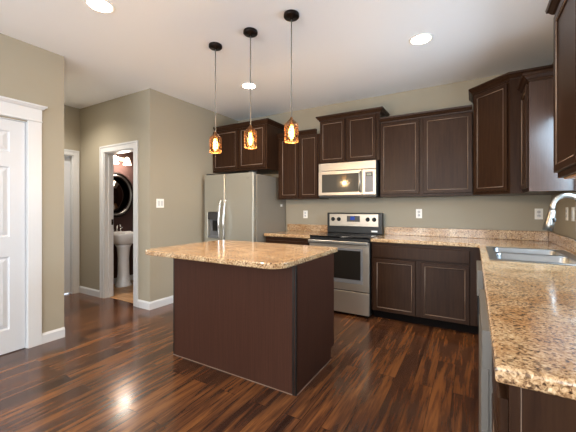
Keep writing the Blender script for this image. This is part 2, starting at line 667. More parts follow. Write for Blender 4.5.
# bathroom doorway (door_2): open door, swung into the bathroom out of sight
d2 = sdoor(2)
mb = MB()
casing(mb, BX0, BX1, 2.032, 0.088, YH, -1)
casing(mb, BX0, BX1, 2.032, 0.06, YH + T, 1)
mb.build('door_casing', M['trim'], d2)
MB().box(BX0, BX0 + 0.012, YH, YH + T, 0, 2.02).box(BX1 - 0.012, BX1, YH, YH + T, 0, 2.02).box(BX0, BX1, YH, YH + T, 2.02, 2.032)\
    .box(BX0 + 0.012, BX0 + 0.024, YH + 0.05, YH + 0.085, 0, 2.01).box(BX1 - 0.024, BX1 - 0.012, YH + 0.05, YH + 0.085, 0, 2.01)\
    .build('door_jamb', M['trim'], d2)
MB().box(BX0 + 0.012, BX0 + 0.016, YH + 0.088, YH + 0.118, 1.02, 1.10).build('strike_plate', M['bronze'], d2)
mb = MB()
mb.T = Matrix.Translation((BX1 - 0.002, YH + T + 0.022, 0.01)) @ Matrix.Rotation(PI / 2, 4, 'Z')
six_panel(mb, 0.63, 2.0)
mb.build('door_panel', M['door'], d2)

# hall closet door (door_3) at the end of the hall, facing +X
d3 = sdoor(3)
d3.location = (XH, HY0, 0)
d3.rotation_euler = (0, 0, PI / 2)
w3 = HY1 - HY0
mb = MB()
casing(mb, 0, w3, 2.032, 0.075, 0, -1)
mb.build('door_casing', M['trim'], d3)
MB().box(0, 0.012, 0, T, 0, 2.02).box(w3 - 0.012, w3, 0, T, 0, 2.02).box(0, w3, 0, T, 2.02, 2.032).build('door_jamb', M['trim'], d3)
mb = MB()
mb.T = Matrix.Translation((0.014, 0.10, 0.012))
six_panel(mb, w3 - 0.028, 2.004)
mb.build('door_panel', M['door'], d3)

# ------------------------------------------------------------------ cabinets
DOOR_LOOPS = [(0, 0.015), (0.003, 0.019), (0.036, 0.019), (0.038, 0.013), (0.046, 0.009), (0.048, 0.008)]
SLAB_LOOPS = [(0, 0.014), (0.004, 0.019), (0.012, 0.019)]


def add_door(parent, xa, xb, za, zb, T=None):
    m1, m2 = MB(), MB()
    if T is not None:
        m1.T = T
        m2.T = T
    d_ = m1.panel(xa, xb, za, zb, -0.0005, DOOR_LOOPS).build('door', M['cab'], parent)
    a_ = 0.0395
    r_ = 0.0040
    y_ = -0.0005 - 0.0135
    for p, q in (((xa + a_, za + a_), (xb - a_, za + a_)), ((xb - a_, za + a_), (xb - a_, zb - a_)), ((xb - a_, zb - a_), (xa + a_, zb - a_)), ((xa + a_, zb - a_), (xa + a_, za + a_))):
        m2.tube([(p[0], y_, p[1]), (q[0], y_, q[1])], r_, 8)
    m2.build('bead_moulding', M['bead'], d_, label='worn bead around the door panel, its highlight painted in as a paler colour')
    return d_


CROWN = [(-0.002, 0), (0.008, 0), (0.010, 0.014), (0.020, 0.020), (0.034, 0.040), (0.042, 0.044), (0.045, 0.062), (-0.002, 0.062)]


def crown(parent, path, z, name='crown_moulding', sc=1.0):
    MB().sweep(path, [(o * sc if o > 0 else o, z + h_ * sc) for o, h_ in CROWN]).build(name, M['cab'], parent)


def upper(name, label, x0, x1, yf, yb, z0, z1, doors, crown_path, cat='cabinet', sc=1.0):
    """upper cabinet in world axes facing -Y; doors = list of (xa, xb, za, zb)"""
    t = thing(name, label, cat, (x0, yf, z0))
    w_, d_, h_ = x1 - x0, yb - yf, z1 - z0
    MB().box(0, w_, 0, d_, 0.0, h_, 0.001).build('cabinet_body', M['cab'], t)
    for xa, xb, za, zb in doors:
        add_door(t, xa - x0, xb - x0, za - z0, zb - z0)
    crown(t, [(px - x0, py - yf) for px, py in crown_path], h_, sc=sc)
    return t


YU = 3.915
g = 0.003
YBK = YB - 0.002
upper('wall_cabinet', 'tall two-door dark brown wall cabinet right of the microwave', -0.99, -0.014, YU, YBK, 1.395, 2.288,
      [(-0.984, -0.545, 1.425, 2.280), (-0.498, -0.020, 1.425, 2.280)], [(-0.985, YU), (-0.016, YU)])
upper('wall_cabinet', 'short raised two-door dark wall cabinet above the microwave', -1.795, -0.995, YU, YBK, 1.845, 2.42,
      [(-1.785, -1.437, 1.865, 2.412), (-1.403, -1.040, 1.865, 2.412)], [(-1.795, YBK), (-1.795, YU), (-0.995, YU), (-0.995, YBK)])
upper('wall_cabinet', 'dark two-door wall cabinet between the refrigerator and the microwave', -2.455, -1.80, YU, YBK, 1.385, 2.265,
      [(-2.415, -2.125, 1.405, 2.255), (-2.095, -1.825, 1.405, 2.255)], [(-2.455, YU), (-1.84, YU)])
YF = 3.63
tF = upper('wall_cabinet', 'deep two-door dark cabinet mounted above the refrigerator', XL + 0.004, -2.462, YF, YBK, 1.80, 2.42,
           [(-3.440, -2.970, 1.832, 2.412), (-2.940, -2.485, 1.832, 2.412)], [(XL + 0.05, YF), (-2.462, YF), (-2.462, YBK)])

# diagonal corner cabinet
t = thing('corner_wall_cabinet', 'tall diagonal dark corner wall cabinet, highest crown in the kitchen corner', 'cabinet', (0, 0, 1.395))
P0, P1 = (-0.010, YU + 0.0), (0.292, 3.628)
poly = [(-0.010, YBK), P0, P1, (XR - 0.002, P1[1]), (XR - 0.002, YBK)]
MB().prism(poly, 0, 1.065).build('cabinet_body', M['cab'], t)
ang = math.atan2(P1[1] - P0[1], P1[0] - P0[0])
L = math.hypot(P1[0] - P0[0], P1[1] - P0[1])
add_door(t, 0.024, L - 0.02, 0.03, 1.045, Matrix.Translation((P0[0], P0[1], 0)) @ Matrix.Rotation(ang, 4, 'Z'))
MB().sweep([(-0.010, YBK), P0, P1, (XR - 0.002, P1[1])], [(o, 1.065 + h_) for o, h_ in CROWN]).build('crown_moulding', M['cab'], t)

# right wall cabinets: local frame faces -y, turned to face -X
def right_upper(label, y_far, y_near, z0, z1, doors, path, body_z0=None):
    t_ = thing('wall_cabinet', label, 'cabinet', (0.385, y_far, 0), -PI / 2)
    w_ = y_far - y_near
    d_ = XR - 0.002 - 0.385
    MB().box(0, w_, 0, d_, z0, z1, 0.001).build('cabinet_body', M['cab'], t_)
    for xa, xb in doors:
        add_door(t_, xa, xb, z0 + 0.028, z1 - 0.012)
    crown(t_, path(w_, d_), z1)
    return t_


tS = right_upper('narrow single-door dark wall cabinet beside the corner cabinet, side panel catching window light', 3.622, 3.235, 1.395, 2.29,
            [(0.03, 0.36)], lambda w_, d_: [(0.05, 0), (w_ + 0.004, 0), (w_ + 0.004, d_)])
MB().box(0.3872, 0.3905, 0.001, 0.300, 1.396, 2.289).build('side_panel', M['cabside'], tS, label='smooth side panel with a bluish sheen from the window')
tN = right_upper('dark wall cabinet nearest the viewer, cut off by the right edge', 2.20, 1.28, 1.42, 2.29,
                 [(0.012, 0.445), (0.475, 0.91)], lambda w_, d_: [(0, d_), (0, 0), (w_, 0), (w_, d_)])
MB().box(0.03, 0.89, 0.02, 0.29, 1.412, 1.4195).build('underside_panel', M['maple'], tN, label='pale unfinished underside')

# base cabinets -------------------------------------------------
YC = 3.622       # body front of back run (doors in front of it)
ZT = 0.874


def base_cab(name, label, loc, rz, w_, d_, parts, hollow=False):
    t_ = thing(name, label, 'cabinet', loc, rz)
    b_ = MB()
    if hollow:
        b_.box(0, w_, 0, 0.02, 0.10, ZT - 0.001).box(0, w_, d_ - 0.01, d_, 0.10, ZT - 0.001).box(0, 0.018, 0.02, d_ - 0.01, 0.10, ZT - 0.001)
        b_.box(w_ - 0.018, w_, 0.02, d_ - 0.01, 0.10, ZT - 0.001).box(0.018, w_ - 0.018, 0.02, d_ - 0.01, 0.10, 0.12)
    else:
        b_.box(0, w_, 0, d_, 0.10, ZT - 0.001)
    b_.build('cabinet_body', M['cab'], t_)
    MB().box(0.002, w_ - 0.002, 0.07, d_, 0, 0.10).build('toe_kick', M['toe'], t_)
    for kind, xa, xb, za, zb in parts:
        if kind == 'door':
            add_door(t_, xa, xb, za, zb)
        else:
            MB().panel(xa, xb, za, zb, -0.0005, SLAB_LOOPS).build(kind, M['cab'], t_)
    return t_


base_cab('base_cabinet', 'two-door dark base cabinet right of the range with one wide drawer front', (-1.012, YC, 0), 0, 1.07, YBK - YC,
         [('drawer', 0.025, 0.975, 0.705, 0.838), ('door', 0.025, 0.472, 0.105, 0.685), ('door', 0.525, 0.972, 0.105, 0.685)])
base_cab('base_cabinet', 'dark base cabinet between the refrigerator and the range', (-2.478, YC, 0), 0, 0.69, YBK - YC,
         [('drawer', 0.03, 0.66, 0.718, 0.826), ('door', 0.03, 0.335, 0.115, 0.69), ('door', 0.355, 0.66, 0.115, 0.69)])
XF = 0.066
DX = XR - 0.002 - XF
base_cab('base_cabinet', 'dark sink base cabinet under the double sink', (XF, YC - 0.002, 0), -PI / 2, 1.32, DX,
         [('door', 0.38, 0.83, 0.115, 0.69), ('door', 0.85, 1.29, 0.115, 0.69)], hollow=True)
sinkbase = [o for o in COL.objects if o.get('label') == 'dark sink base cabinet under the double sink'][0]
MB().box(0.85, 1.29, -0.052, -0.001, 0.705, 0.868, 0.003).build('towel_guard', M['dwside'], sinkbase, label='stainless under-counter strip')
MB().box(0.85, 1.29, -0.048, -0.020, 0.52, 0.70, 0.002).build('apron', M['black'], sinkbase, label='black strip below the stainless one')
base_cab('base_cabinet', 'dark drawer cabinet between the sink cabinet and the dishwasher', (XF, 2.298, 0), -PI / 2, 0.49, DX,
         [('drawer', 0.02, 0.47, 0.718, 0.826), ('drawer', 0.02, 0.47, 0.42, 0.69), ('drawer', 0.02, 0.47, 0.115, 0.395)])
t = base_cab('base_cabinet', 'dark cabinet with scuffed end panel at the near end of the right counter', (XF, 1.188, 0), -PI / 2, 0.332, DX,
             [('drawer', 0.02, 0.315, 0.718, 0.826), ('door', 0.02, 0.315, 0.115, 0.69)])
mb = MB()
mb.T = Matrix.Translation((0.332, 0, 0))
mb.box(0.001, 0.008, 0.0225, DX, 0.0, ZT - 0.001).box(0.001, 0.010, 0.0, 0.020, 0.0, ZT - 0.001)
mb.build('end_panel', M['cab'], t)
MB().box(0.333, 0.3435, 0.0205, 0.022, 0.0, ZT - 0.001).build('caulk_seam', M['bead'], t, label='pale seam beside the end panel')

# dishwasher
t = thing('dishwasher', 'stainless dishwasher under the right counter, seen edge-on', 'dishwasher', (XF, 1.802, 0), -PI / 2)
MB().box(0.004, 0.606, 0, 0.55, 0.10, 0.868).build('tub', M['darkgrey'], t)
MB().box(0.004, 0.606, -0.047, -0.026, 0.115, 0.7465, 0.001, 1).box(0.010, 0.600, -0.0255, -0.001, 0.115, 0.7465).build('door', M['dwside'], t)
MB().box(0.004, 0.606, -0.045, -0.001, 0.747, 0.868, 0.001, 1).build('control_panel', M['dwside'], t)
MB().box(0.01, 0.60, 0.05, 0.5, 0.0, 0.10).build('toe_kick', M['toe'], t)

# ------------------------------------------------------------------ countertops
XCE, YCE, YNE = 0.040, 3.592, 0.835
BK = 0.005
sx0, sx1, sy0, sy1 = 0.105, 0.605, 2.515, 3.315      # cut-out below the sink rim
xs = [-1.016, XCE, sx0, sx1, XR - BK]
ys = [YNE, sy0, sy1, YCE, YB - BK]


def keep(i, j):
    if i == 0 and j < 3:
        return False
    if i == 2 and j == 1:
        return False
    return True


t = thing('countertop', 'long L-shaped speckled tan granite countertop with the double sink', 'countertop', (0, 0, ZT))
MB().grid_slab(xs, ys, keep, 0, 0.04, 0.010, 3).build('slab', M['granite'], t)
MB().box(-1.016, XR - BK - 0.022, YB - BK - 0.02, YB - BK, 0.0405, 0.142, 0.003).box(XR - BK - 0.021, XR - BK, YNE, YB - BK, 0.0405, 0.142, 0.003).build('backsplash', M['granite'], t)
t = thing('countertop', 'short speckled tan granite countertop between refrigerator and range', 'countertop', (0, 0, ZT))
MB().grid_slab([-2.485, -1.785], [YCE, YB - BK], lambda i, j: True, 0, 0.04, 0.010, 3).build('slab', M['granite'], t)
MB().box(-2.485, -1.785, YB - BK - 0.02, YB - BK, 0.0405, 0.142, 0.003).build('backsplash', M['granite'], t)

# ------------------------------------------------------------------ sink and faucet
t = thing('kitchen_sink', 'double-bowl stainless drop-in sink set in the right counter', 'sink', (0, 0, 0.9145))
bx_far, bx_near = (2.945, 3.285), (2.545, 2.885)
rim_xs = [0.088, 0.135, 0.560, 0.628]
rim_ys = [2.497, bx_near[0], bx_near[1], bx_far[0], bx_far[1], 3.333]
MB().grid_slab(rim_xs, rim_ys, lambda i, j: not (i == 1 and j in (1, 3)), 0.0, 0.006, 0.003, 2).build('rim', M['sinksteel'], t)
for (a, b_) in (bx_far, bx_near):
    m_ = MB()
    b = bmesh.new()
    x0, x1 = 0.135, 0.560
    rings = []
    for ins, z in ((0, 0.004), (0.003, -0.004), (0.01, -0.13), (0.025, -0.165), (0.06, -0.175)):
        ring = []
        rc = 0.045 + ins * 0.3
        for (cx_, cy_, a0) in ((x1 - ins - rc, b_ - ins - rc, 0), (x0 + ins + rc, b_ - ins - rc, PI / 2), (x0 + ins + rc, a + ins + rc, PI), (x1 - ins - rc, a + ins + rc, 1.5 * PI)):
            for k in range(6):
                an = a0 + k / 5 * PI / 2
                ring.append(b.verts.new((cx_ + rc * math.cos(an), cy_ + rc * math.sin(an), z)))
        rings.append(ring)
    # square outer lip meets the rim opening
    lip = []
    for (cx_, cy_) in ((x1, b_), (x0, b_), (x0, a), (x1, a)):
        for k in range(6):
            lip.append((cx_, cy_))
    outer = [b.verts.new((cx_, cy_, 0.0045)) for cx_, cy_ in lip]
    rings.insert(0, outer)
    nn = 24
    for ra, rb in zip(rings, rings[1:]):
        for k in range(nn):
            b.faces.new((ra[k], ra[(k + 1) % nn], rb[(k + 1) % nn], rb[k]))
    b.faces.new(rings[-1][::-1])
    bmesh.ops.remove_doubles(b, verts=b.verts, dist=1e-5)
    for f in b.faces:
        f.smooth = True
    m_._merge(b)
    bowl = m_.build('bowl', M['sinksteel'], t)
    MB().lathe([(0.0, -0.174), (0.04, -0.174), (0.042, -0.1725), (0.038, -0.171), (0.0, -0.1735)], ((x0 + x1) / 2, (a + b_) / 2, 0), 20).build('drain', M['chrome'], bowl)

FY = 2.915
t = thing('kitchen_faucet', 'brushed nickel gooseneck faucet with pull-down spray head over the sink', 'faucet', (0.655, FY, 0.9148))
MB().lathe([(0.0215, 0), (0.0215, 0.008), (0.021, 0.014), (0.020, 0.03), (0.019, 0.12), (0.0, 0.12)], (-0.015, 0, 0.006), 20).build('base', M['satin'], t)
pts = [(-0.015, 0, 0.12), (-0.015, 0, 0.22), (-0.015, 0, 0.31), (-0.015, 0, 0.350)]
for k in range(1, 16):
    an = k / 16 * PI
    pts.append((-0.095 + 0.080 * math.cos(an), 0, 0.350 + 0.083 * math.sin(an)))
pts += [(-0.175, 0, 0.350), (-0.1765, 0, 0.325)]
MB().tube(pts, 0.0165, 16).build('neck', M['satin'], t)
MB().tube([(-0.176, 0, 0.330), (-0.178, 0, 0.315), (-0.182, 0, 0.285), (-0.192, 0, 0.23), (-0.199, 0, 0.185)], 0.02, 18, [0.0185, 0.021, 0.024, 0.030, 0.033]).build('spray_head', M['satin'], t)
MB().tube([(-0.165, -0.026, 0.245), (-0.168, -0.028, 0.275)], 0.008, 10).build('spray_button', M['darkgrey'], t)
MB().tube([(-0.015, 0.019, 0.08), (-0.015, 0.045, 0.085), (-0.03, 0.11, 0.12)], 0.006, 10, [0.009, 0.007, 0.005]).build('lever', M['satin'], t)

# ------------------------------------------------------------------ range
RX0, RX1 = -1.777, -1.021
t = thing('range', 'freestanding stainless electric range with black glass cooktop', 'range', ((RX0 + RX1) / 2, 3.585, 0))
hw = (RX1 - RX0) / 2
MB().box(-hw, hw, 0.0, 0.62, 0.03, 0.905).build('body', M['black'], t)
MB().box(-hw, hw, -0.022, 0.60, 0.9055, 0.922, 0.004, 2).build('cooktop', M['cooktop'], t)
for (bx_, by_, br_) in ((-0.2, 0.15, 0.11), (0.2, 0.15, 0.09), (-0.2, 0.44, 0.08), (0.2, 0.44, 0.11)):
    MB().tube([(bx_ + br_ * math.cos(2 * PI * k / 36), by_ + br_ * math.sin(2 * PI * k / 36), 0.9222) for k in range(36)], 0.0012, 6, closed=True).build('burner_ring', M['ring'], t)
MB().box(-hw + 0.003, hw - 0.003, -0.016, 0.0, 0.868, 0.903, 0.002).build('front_trim', M['black'], t)
dr = MB().box(-hw + 0.003, hw - 0.003, -0.030, -0.001, 0.300, 0.862, 0.004, 2).build('oven_door', M['steel'], t)
MB().box(-hw + 0.075, hw - 0.075, -0.0325, -0.0303, 0.385, 0.79, 0.001).build('window_bezel', M['midgrey'], dr, label='grey frame around the oven window')
MB().box(-hw + 0.10, hw - 0.10, -0.034, -0.0328, 0.43, 0.765, 0.0005).build('window_glass', M['ovenglass'], dr)
MB().box(-hw + 0.005, hw - 0.005, -0.078, -0.058, 0.835, 0.875, 0.008, 3).box(-hw + 0.03, -hw + 0.06, -0.060, -0.030, 0.842, 0.860).box(hw - 0.06, hw - 0.03, -0.060, -0.030, 0.842, 0.860).build('handle', M['satin'], dr)
MB().box(-hw + 0.003, hw - 0.003, -0.030, -0.001, 0.035, 0.288, 0.004, 2).build('storage_drawer', M['steel'], t)
for sx_ in (-hw + 0.03, hw - 0.05):
    for sy_ in (0.03, 0.55):
        MB().lathe([(0.018, 0), (0.018, 0.006), (0.01, 0.008), (0.01, 0.03)], (sx_, sy_, 0), 12).build('foot', M['black'], t)
bg = MB().prism([(-hw, 0.54), (hw, 0.54), (hw, 0.62), (-hw, 0.62)], 0.9225, 1.195, 0.006, 2).build('backguard', M['black'], t)
MB().box(-hw + 0.035, hw - 0.045, 0.534, 0.5395, 1.015, 1.178, 0.003, 2).build('control_panel', M['steel'], bg)
MB().box(-0.09, 0.09, 0.5315, 0.5338, 1.075, 1.155, 0.001).build('display_bezel', M['darkgrey'], bg)
MB().box(-0.04, 0.02, 0.5300, 0.5313, 1.10, 1.145).build('display', M['lcd'], bg)
kb = None
for kx in (-0.29, -0.205, 0.195, 0.28):
    m_ = MB().lathe([(0.028, 0), (0.028, 0.005), (0.022, 0.008), (0.019, 0.026), (0.0, 0.028)], (kx, 0.5335, 1.108), 20, rot=Matrix.Rotation(PI / 2, 4, 'X'))
    m_.box(kx - 0.004, kx + 0.004, 0.501, 0.510, 1.092, 1.124, 0.001)
    m_.build('knob', M['black'], bg)
MB().box(0.24, 0.32, 0.5385, 0.5397, 0.945, 0.965).build('sticker', M['white'], bg, label='small white sticker')

# ------------------------------------------------------------------ microwave
MZ0 = 1.405
t = thing('microwave', 'stainless over-the-range microwave below the short cabinet', 'microwave', (-1.398, 3.85, MZ0))
hw = 0.378
MB().box(-hw, hw, 0.0, 0.385, 0.0, 0.434).build('body', M['darkgrey'], t)
MB().box(-hw, hw, -0.018, -0.0005, 0.335, 0.434, 0.004, 2).build('vent_panel', M['steel'], t)
dr = MB().box(-hw, 0.205, -0.022, -0.0005, 0.018, 0.331, 0.004, 2).build('door', M['steel'], t)
MB().box(-hw + 0.05, 0.165, -0.0245, -0.0222, 0.055, 0.29, 0.001).build('window', M['mwglass'], dr)
MB().tube([(0.188, -0.0225, 0.30), (0.188, -0.055, 0.285), (0.192, -0.062, 0.18), (0.188, -0.055, 0.07), (0.188, -0.0225, 0.05)], 0.011, 12).build('handle', M['satin'], dr)
cp = MB().box(0.209, hw, -0.020, -0.0005, 0.018, 0.331, 0.004, 2).build('control_panel', M['steel'], t)
MB().box(0.245, 0.345, -0.0225, -0.0203, 0.05, 0.30, 0.001).build('keypad', M['midgrey'], cp)
MB().box(0.258, 0.335, -0.0245, -0.0228, 0.245, 0.285).build('display', M['black'], cp)
MB().box(0.268, 0.325, -0.0252, -0.0247, 0.253, 0.277).build('display_digits', M['dim_lcd'], cp)
MB().box(-hw + 0.01, hw - 0.01, 0.01, 0.37, -0.012, -0.0005, 0.003).build('underside', M['black'], t)

# ------------------------------------------------------------------ refrigerator
FX0, FX1, FYF = -3.400, -2.512, 3.385
t = thing('refrigerator', 'side-by-side stainless refrigerator with ice dispenser in the alcove', 'refrigerator', ((FX0 + FX1) / 2, FYF, 0))
hw = (FX1 - FX0) / 2
MB().box(-hw, hw, 0.075, 0.82, 0.03, 1.715, 0.004).build('body', M['fridge_side'], t)
MB().box(-hw + 0.01, hw - 0.01, 0.04, 0.0745, 0.015, 0.095).build('base_grille', M['black'], t)
split = -0.054
# left door with dispenser opening
dz0, dz1 = 0.10, 1.735
ox0, ox1, oz0, oz1 = -0.376, -0.160, 0.83, 1.20
m_ = MB()
m_.T = Matrix.Rotation(PI / 2, 4, 'X')
m_.grid_slab([-hw, ox0, ox1, split - 0.003], [dz0, oz0, oz1, dz1], lambda i, j: not (i == 1 and j == 1), -0.07, 0.0, 0.012, 3)
ld = m_.build('freezer_door', M['fridge'], t)
MB().box(split + 0.003, hw, 0.0, 0.07, dz0, dz1, 0.012, 3).build('fridge_door', M['fridge'], t)
MB().box(ox0 + 0.001, ox1 - 0.001, 0.055, 0.069, oz0 + 0.001, oz1 - 0.001).build('dispenser_recess', M['midgrey'], ld)
MB().box(ox0 + 0.003, ox1 - 0.003, -0.003, 0.054, 1.095, oz1 - 0.003, 0.003).build('dispenser_panel', M['darkgrey'], ld)
MB().box(ox0 + 0.003, ox1 - 0.003, -0.002, 0.054, oz0 + 0.003, oz0 + 0.03, 0.003).build('drip_tray', M['midgrey'], ld)
MB().prism([(-0.30, 0.02), (-0.235, 0.02), (-0.24, 0.05), (-0.295, 0.05)], 0.93, 1.08, 0.004).build('dispenser_paddle', M['black'], ld)
for hx, door_ in ((split - 0.05, ld), (split + 0.038, None)):
    pts = []
    for k in range(13):
        u = k / 12
        z = 0.72 + u * 0.675
        pts.append((hx, -0.012 - 0.055 * math.sin(PI * u) ** 0.6 if 0 < u < 1 else 0.001, z))
    MB().tube(pts, 0.013, 12).build('handle', M['chrome'], ld if door_ else [c_ for c_ in t.children if c_.name.startswith('fridge_door')][0])
for hx in (-hw + 0.02, hw - 0.10):
    MB().box(hx, hx + 0.08, 0.02, 0.12, 1.7355, 1.755, 0.004).build('hinge_cover', M['darkgrey'], t)
MB().box(hw - 0.115, hw - 0.075, -0.0012, 0.0005, 1.655, 1.664).build('logo_badge', M['satin'], t, label='small silver badge')
tag(MB().box(-2.5115, -2.506, 4.06, 4.11, 1.28, 1.315, 0.001).build('magnet', M['white']), 'small white tag stuck on the right side of the refrigerator', 'magnet')

# ------------------------------------------------------------------ island
IX0, IX1, IY0, IY1 = -2.232, -1.028, 1.862, 2.545
t = thing('kitchen_island', 'red-brown wooden kitchen island base standing free on the dark floor', 'kitchen island', (0, 0, 0))
MB().box(IX0 + 0.008, IX1 - 0.008, IY0 + 0.008, IY1 - 0.085, 0.0, ZT - 0.001).box(IX0 + 0.008, IX1 - 0.008, IY1 - 0.0855, IY1 - 0.02, 0.10, ZT - 0.001).build('cabinet_body', M['cab'], t)
MB().box(IX0 + 0.012, IX1 - 0.030, IY0, IY0 + 0.0075, 0.004, ZT - 0.001).build('front_panel', M['island'], t)
m_ = MB()
m_.T = Matrix.Translation((IX1 - 0.0075, 0, 0)) @ Matrix.Rotation(PI / 2, 4, 'Z') @ Matrix.Rotation(PI / 2, 4, 'X')
m_.prism([(IY0 + 0.016, 0.004), (IY1 - 0.085, 0.004), (IY1 - 0.085, 0.10), (IY1 - 0.02, 0.10), (IY1 - 0.02, ZT - 0.001), (IY0 + 0.016, ZT - 0.001)], 0, 0.0075)
m_.build('side_panel', M['island'], t)
m_ = MB()
m_.T = Matrix.Translation((IX0, 0, 0)) @ Matrix.Rotation(PI / 2, 4, 'Z') @ Matrix.Rotation(PI / 2, 4, 'X')
m_.prism([(IY0 + 0.016, 0.004), (IY1 - 0.085, 0.004), (IY1 - 0.085, 0.10), (IY1 - 0.02, 0.10), (IY1 - 0.02, ZT - 0.001), (IY0 + 0.016, ZT - 0.001)], 0, 0.0075)
m_.build('side_panel', M['island'], t)
MB().box(IX1 - 0.0295, IX1 - 0.0145, IY0 - 0.001, IY0 + 0.0075, 0.0, ZT - 0.001).box(IX1 - 0.010, IX1 + 0.001, IY0 + 0.001, IY0 + 0.0155, 0.0, ZT - 0.001).build('corner_strip', M['black_trim'], t, label='black corner trim')
MB().box(IX1 - 0.0142, IX1 - 0.0102, IY0 - 0.001, IY0 + 0.012, 0.0, ZT - 0.001).build('corner_bead', M['island'], t)
MB().box(IX0 - 0.001, IX0 + 0.0115, IY0 - 0.001, IY0 + 0.0155, 0.0, ZT - 0.001).build('corner_strip', M['black_trim'], t, label='black corner trim')
MB().box(IX0, IX1 - 0.03, IY0 - 0.0025, IY0 - 0.0002, 0, 0.006).box(IX1 + 0.0002, IX1 + 0.0025, IY0 + 0.016, IY1 - 0.085, 0, 0.006).build('base_highlight', M['bead'], t, label='thin pale strip standing for light caught on the quarter-round at the floor')  # pale strip paints the light caught along the quarter-round
for xa in (0.02, 0.615):
    m_ = MB()
    m_.T = Matrix.Translation((IX1, IY1 - 0.02, 0)) @ Matrix.Rotation(PI, 4, 'Z')
    m_.panel(xa, xa + 0.565, 0.718, 0.826, -0.0005, SLAB_LOOPS)
    m_.build('drawer', M['cab'], t)
    add_door(t, xa, xa + 0.565, 0.115, 0.69, Matrix.Translation((IX1, IY1 - 0.02, 0)) @ Matrix.Rotation(PI, 4, 'Z'))


def rounded(x0, x1, y0, y1, radii):
    """corner radii: (x0,y0),(x1,y0),(x1,y1),(x0,y1)"""
    out = []
    for (cx_, cy_, sx_, sy_, a0), rr_ in zip(((x0, y0, 1, 1, PI), (x1, y0, -1, 1, 1.5 * PI), (x1, y1, -1, -1, 0), (x0, y1, 1, -1, PI / 2)), radii):
        for k in range(9):
            an = a0 + k / 8 * PI / 2
            out.append((cx_ + sx_ * rr_ + rr_ * math.cos(an), cy_ + sy_ * rr_ + rr_ * math.sin(an)))
    return out


tag(MB().prism(rounded(-2.38, -1.03, 1.655, 2.64, (0.08, 0.12, 0.03, 0.03)), ZT, ZT + 0.04, 0.009, 3).build('island_countertop', M['granite']),
    'speckled tan granite slab with rounded corners on the island', 'countertop')


# ------------------------------------------------------------------ pendants
def pendant(loc, label):
    t_ = thing('pendant_lamp', label, 'pendant lamp', loc, 0, 'caged pendant lamps over the island')
    MB().lathe([(0, 0), (0.058, 0), (0.060, -0.006), (0.060, -0.022), (0.054, -0.028), (0.012, -0.030), (0.010, -0.042), (0, -0.042)], (0, 0, 0), 28).build('canopy', M['bronze'], t_)
    MB().tube([(0, 0, -0.04), (0, 0, -0.79)], 0.0048, 8).build('cord', M['cord'], t_)
    MB().lathe([(0, -0.785), (0.006, -0.787), (0.012, -0.797), (0.014, -0.815), (0.017, -0.822), (0.017, -0.850), (0, -0.852)], (0, 0, 0), 20).build('socket_cap', M['copper'], t_)
    cg = MB()
    zt, zb, rc = -0.842, -0.976, 0.051
    for z in (zt, zt - 0.012, zt - 0.037, zt - 0.062, zt - 0.087, zt - 0.112, zb + 0.005, zb):
        cg.tube([(rc * math.cos(2 * PI * k / 24), rc * math.sin(2 * PI * k / 24), z) for k in range(24)], 0.0024, 6, closed=True)
    for k in range(10):
        a_ = 2 * PI * k / 10
        cg.tube([(0.013 * math.cos(a_), 0.013 * math.sin(a_), zt + 0.038), (rc * math.cos(a_), rc * math.sin(a_), zt - 0.004), (rc * math.cos(a_), rc * math.sin(a_), zb)], 0.0024, 6)
    cg.build('wire_cage', M['copper'], t_)
    b_ = MB().lathe([(0, -0.856), (0.014, -0.858), (0.016, -0.872), (0.022, -0.890), (0.024, -0.912), (0.019, -0.935), (0.009, -0.947), (0, -0.949)], (0, 0, 0), 16).build('bulb', M['bulb'], t_)
    g_ = MB().lathe([(0.030, -0.855), (0.043, -0.862), (0.043, -0.972), (0.0415, -0.972), (0.0415, -0.864), (0.029, -0.857)], (0, 0, 0), 24, loop=True)
    g_.build('glass_jar', M['amber'], t_)
    l = bpy.data.lights.new('pendant_glow', 'POINT')
    l.energy = 6
    l.color = (1.0, 0.62, 0.28)
    l.shadow_soft_size = 0.03
    lo = bpy.data.objects.new('pendant_glow', l)
    COL.objects.link(lo)
    lo.location = (loc[0], loc[1], loc[2] - 1.03)
    return t_


pendant((-2.032, 2.163, CEIL - 0.0005), 'leftmost of the three caged bulb pendants over the island')
pendant((-1.618, 2.14, CEIL - 0.0005), 'middle of the three caged bulb pendants over the island')
pendant((-1.206, 2.111, CEIL - 0.0005), 'rightmost of the three caged bulb pendants, in front of the left wall cabinet')


# ------------------------------------------------------------------ recessed lights
def recessed(loc, label, power=20):
    t_ = thing('recessed_light', label, 'ceiling light', loc, 0, 'recessed ceiling lights')
    MB().lathe([(0.078, 0), (0.100, 0), (0.100, -0.004), (0.092, -0.007), (0.078, -0.004)], (0, 0, -0.0003), 32, loop=True).build('trim_ring', M['white'], t_)
    MB().lathe([(0, -0.0015), (0.077, -0.0015), (0.077, -0.0035), (0, -0.0035)], (0, 0, 0), 32).build('lens', M['lamp_disc'], t_)
    l = bpy.data.lights.new('downlight', 'SPOT')
    l.energy = power
    l.color = (1.0, 0.90, 0.77)
    l.spot_size = 2.5
    l.spot_blend = 0.8
    l.shadow_soft_size = 0.07
    lo = bpy.data.objects.new('downlight', l)
    COL.objects.link(lo)
    lo.location = (loc[0], loc[1], loc[2] - 0.02)


recessed((-2.36, 1.31, CEIL), 'lit recessed ceiling light at the top left, nearest the white door')
recessed((-2.36, 3.09, CEIL), 'lit recessed ceiling light behind the middle pendant cord')
recessed((-0.404, 3.00, CEIL), 'lit recessed ceiling light right of the pendants, toward the kitchen corner')
recessed((-0.404, 1.31, CEIL), 'lit recessed ceiling light out of frame above the viewer')
recessed((-4.45, 1.88, CEIL), 'recessed ceiling light in the hall, hidden by the left wall', 42)


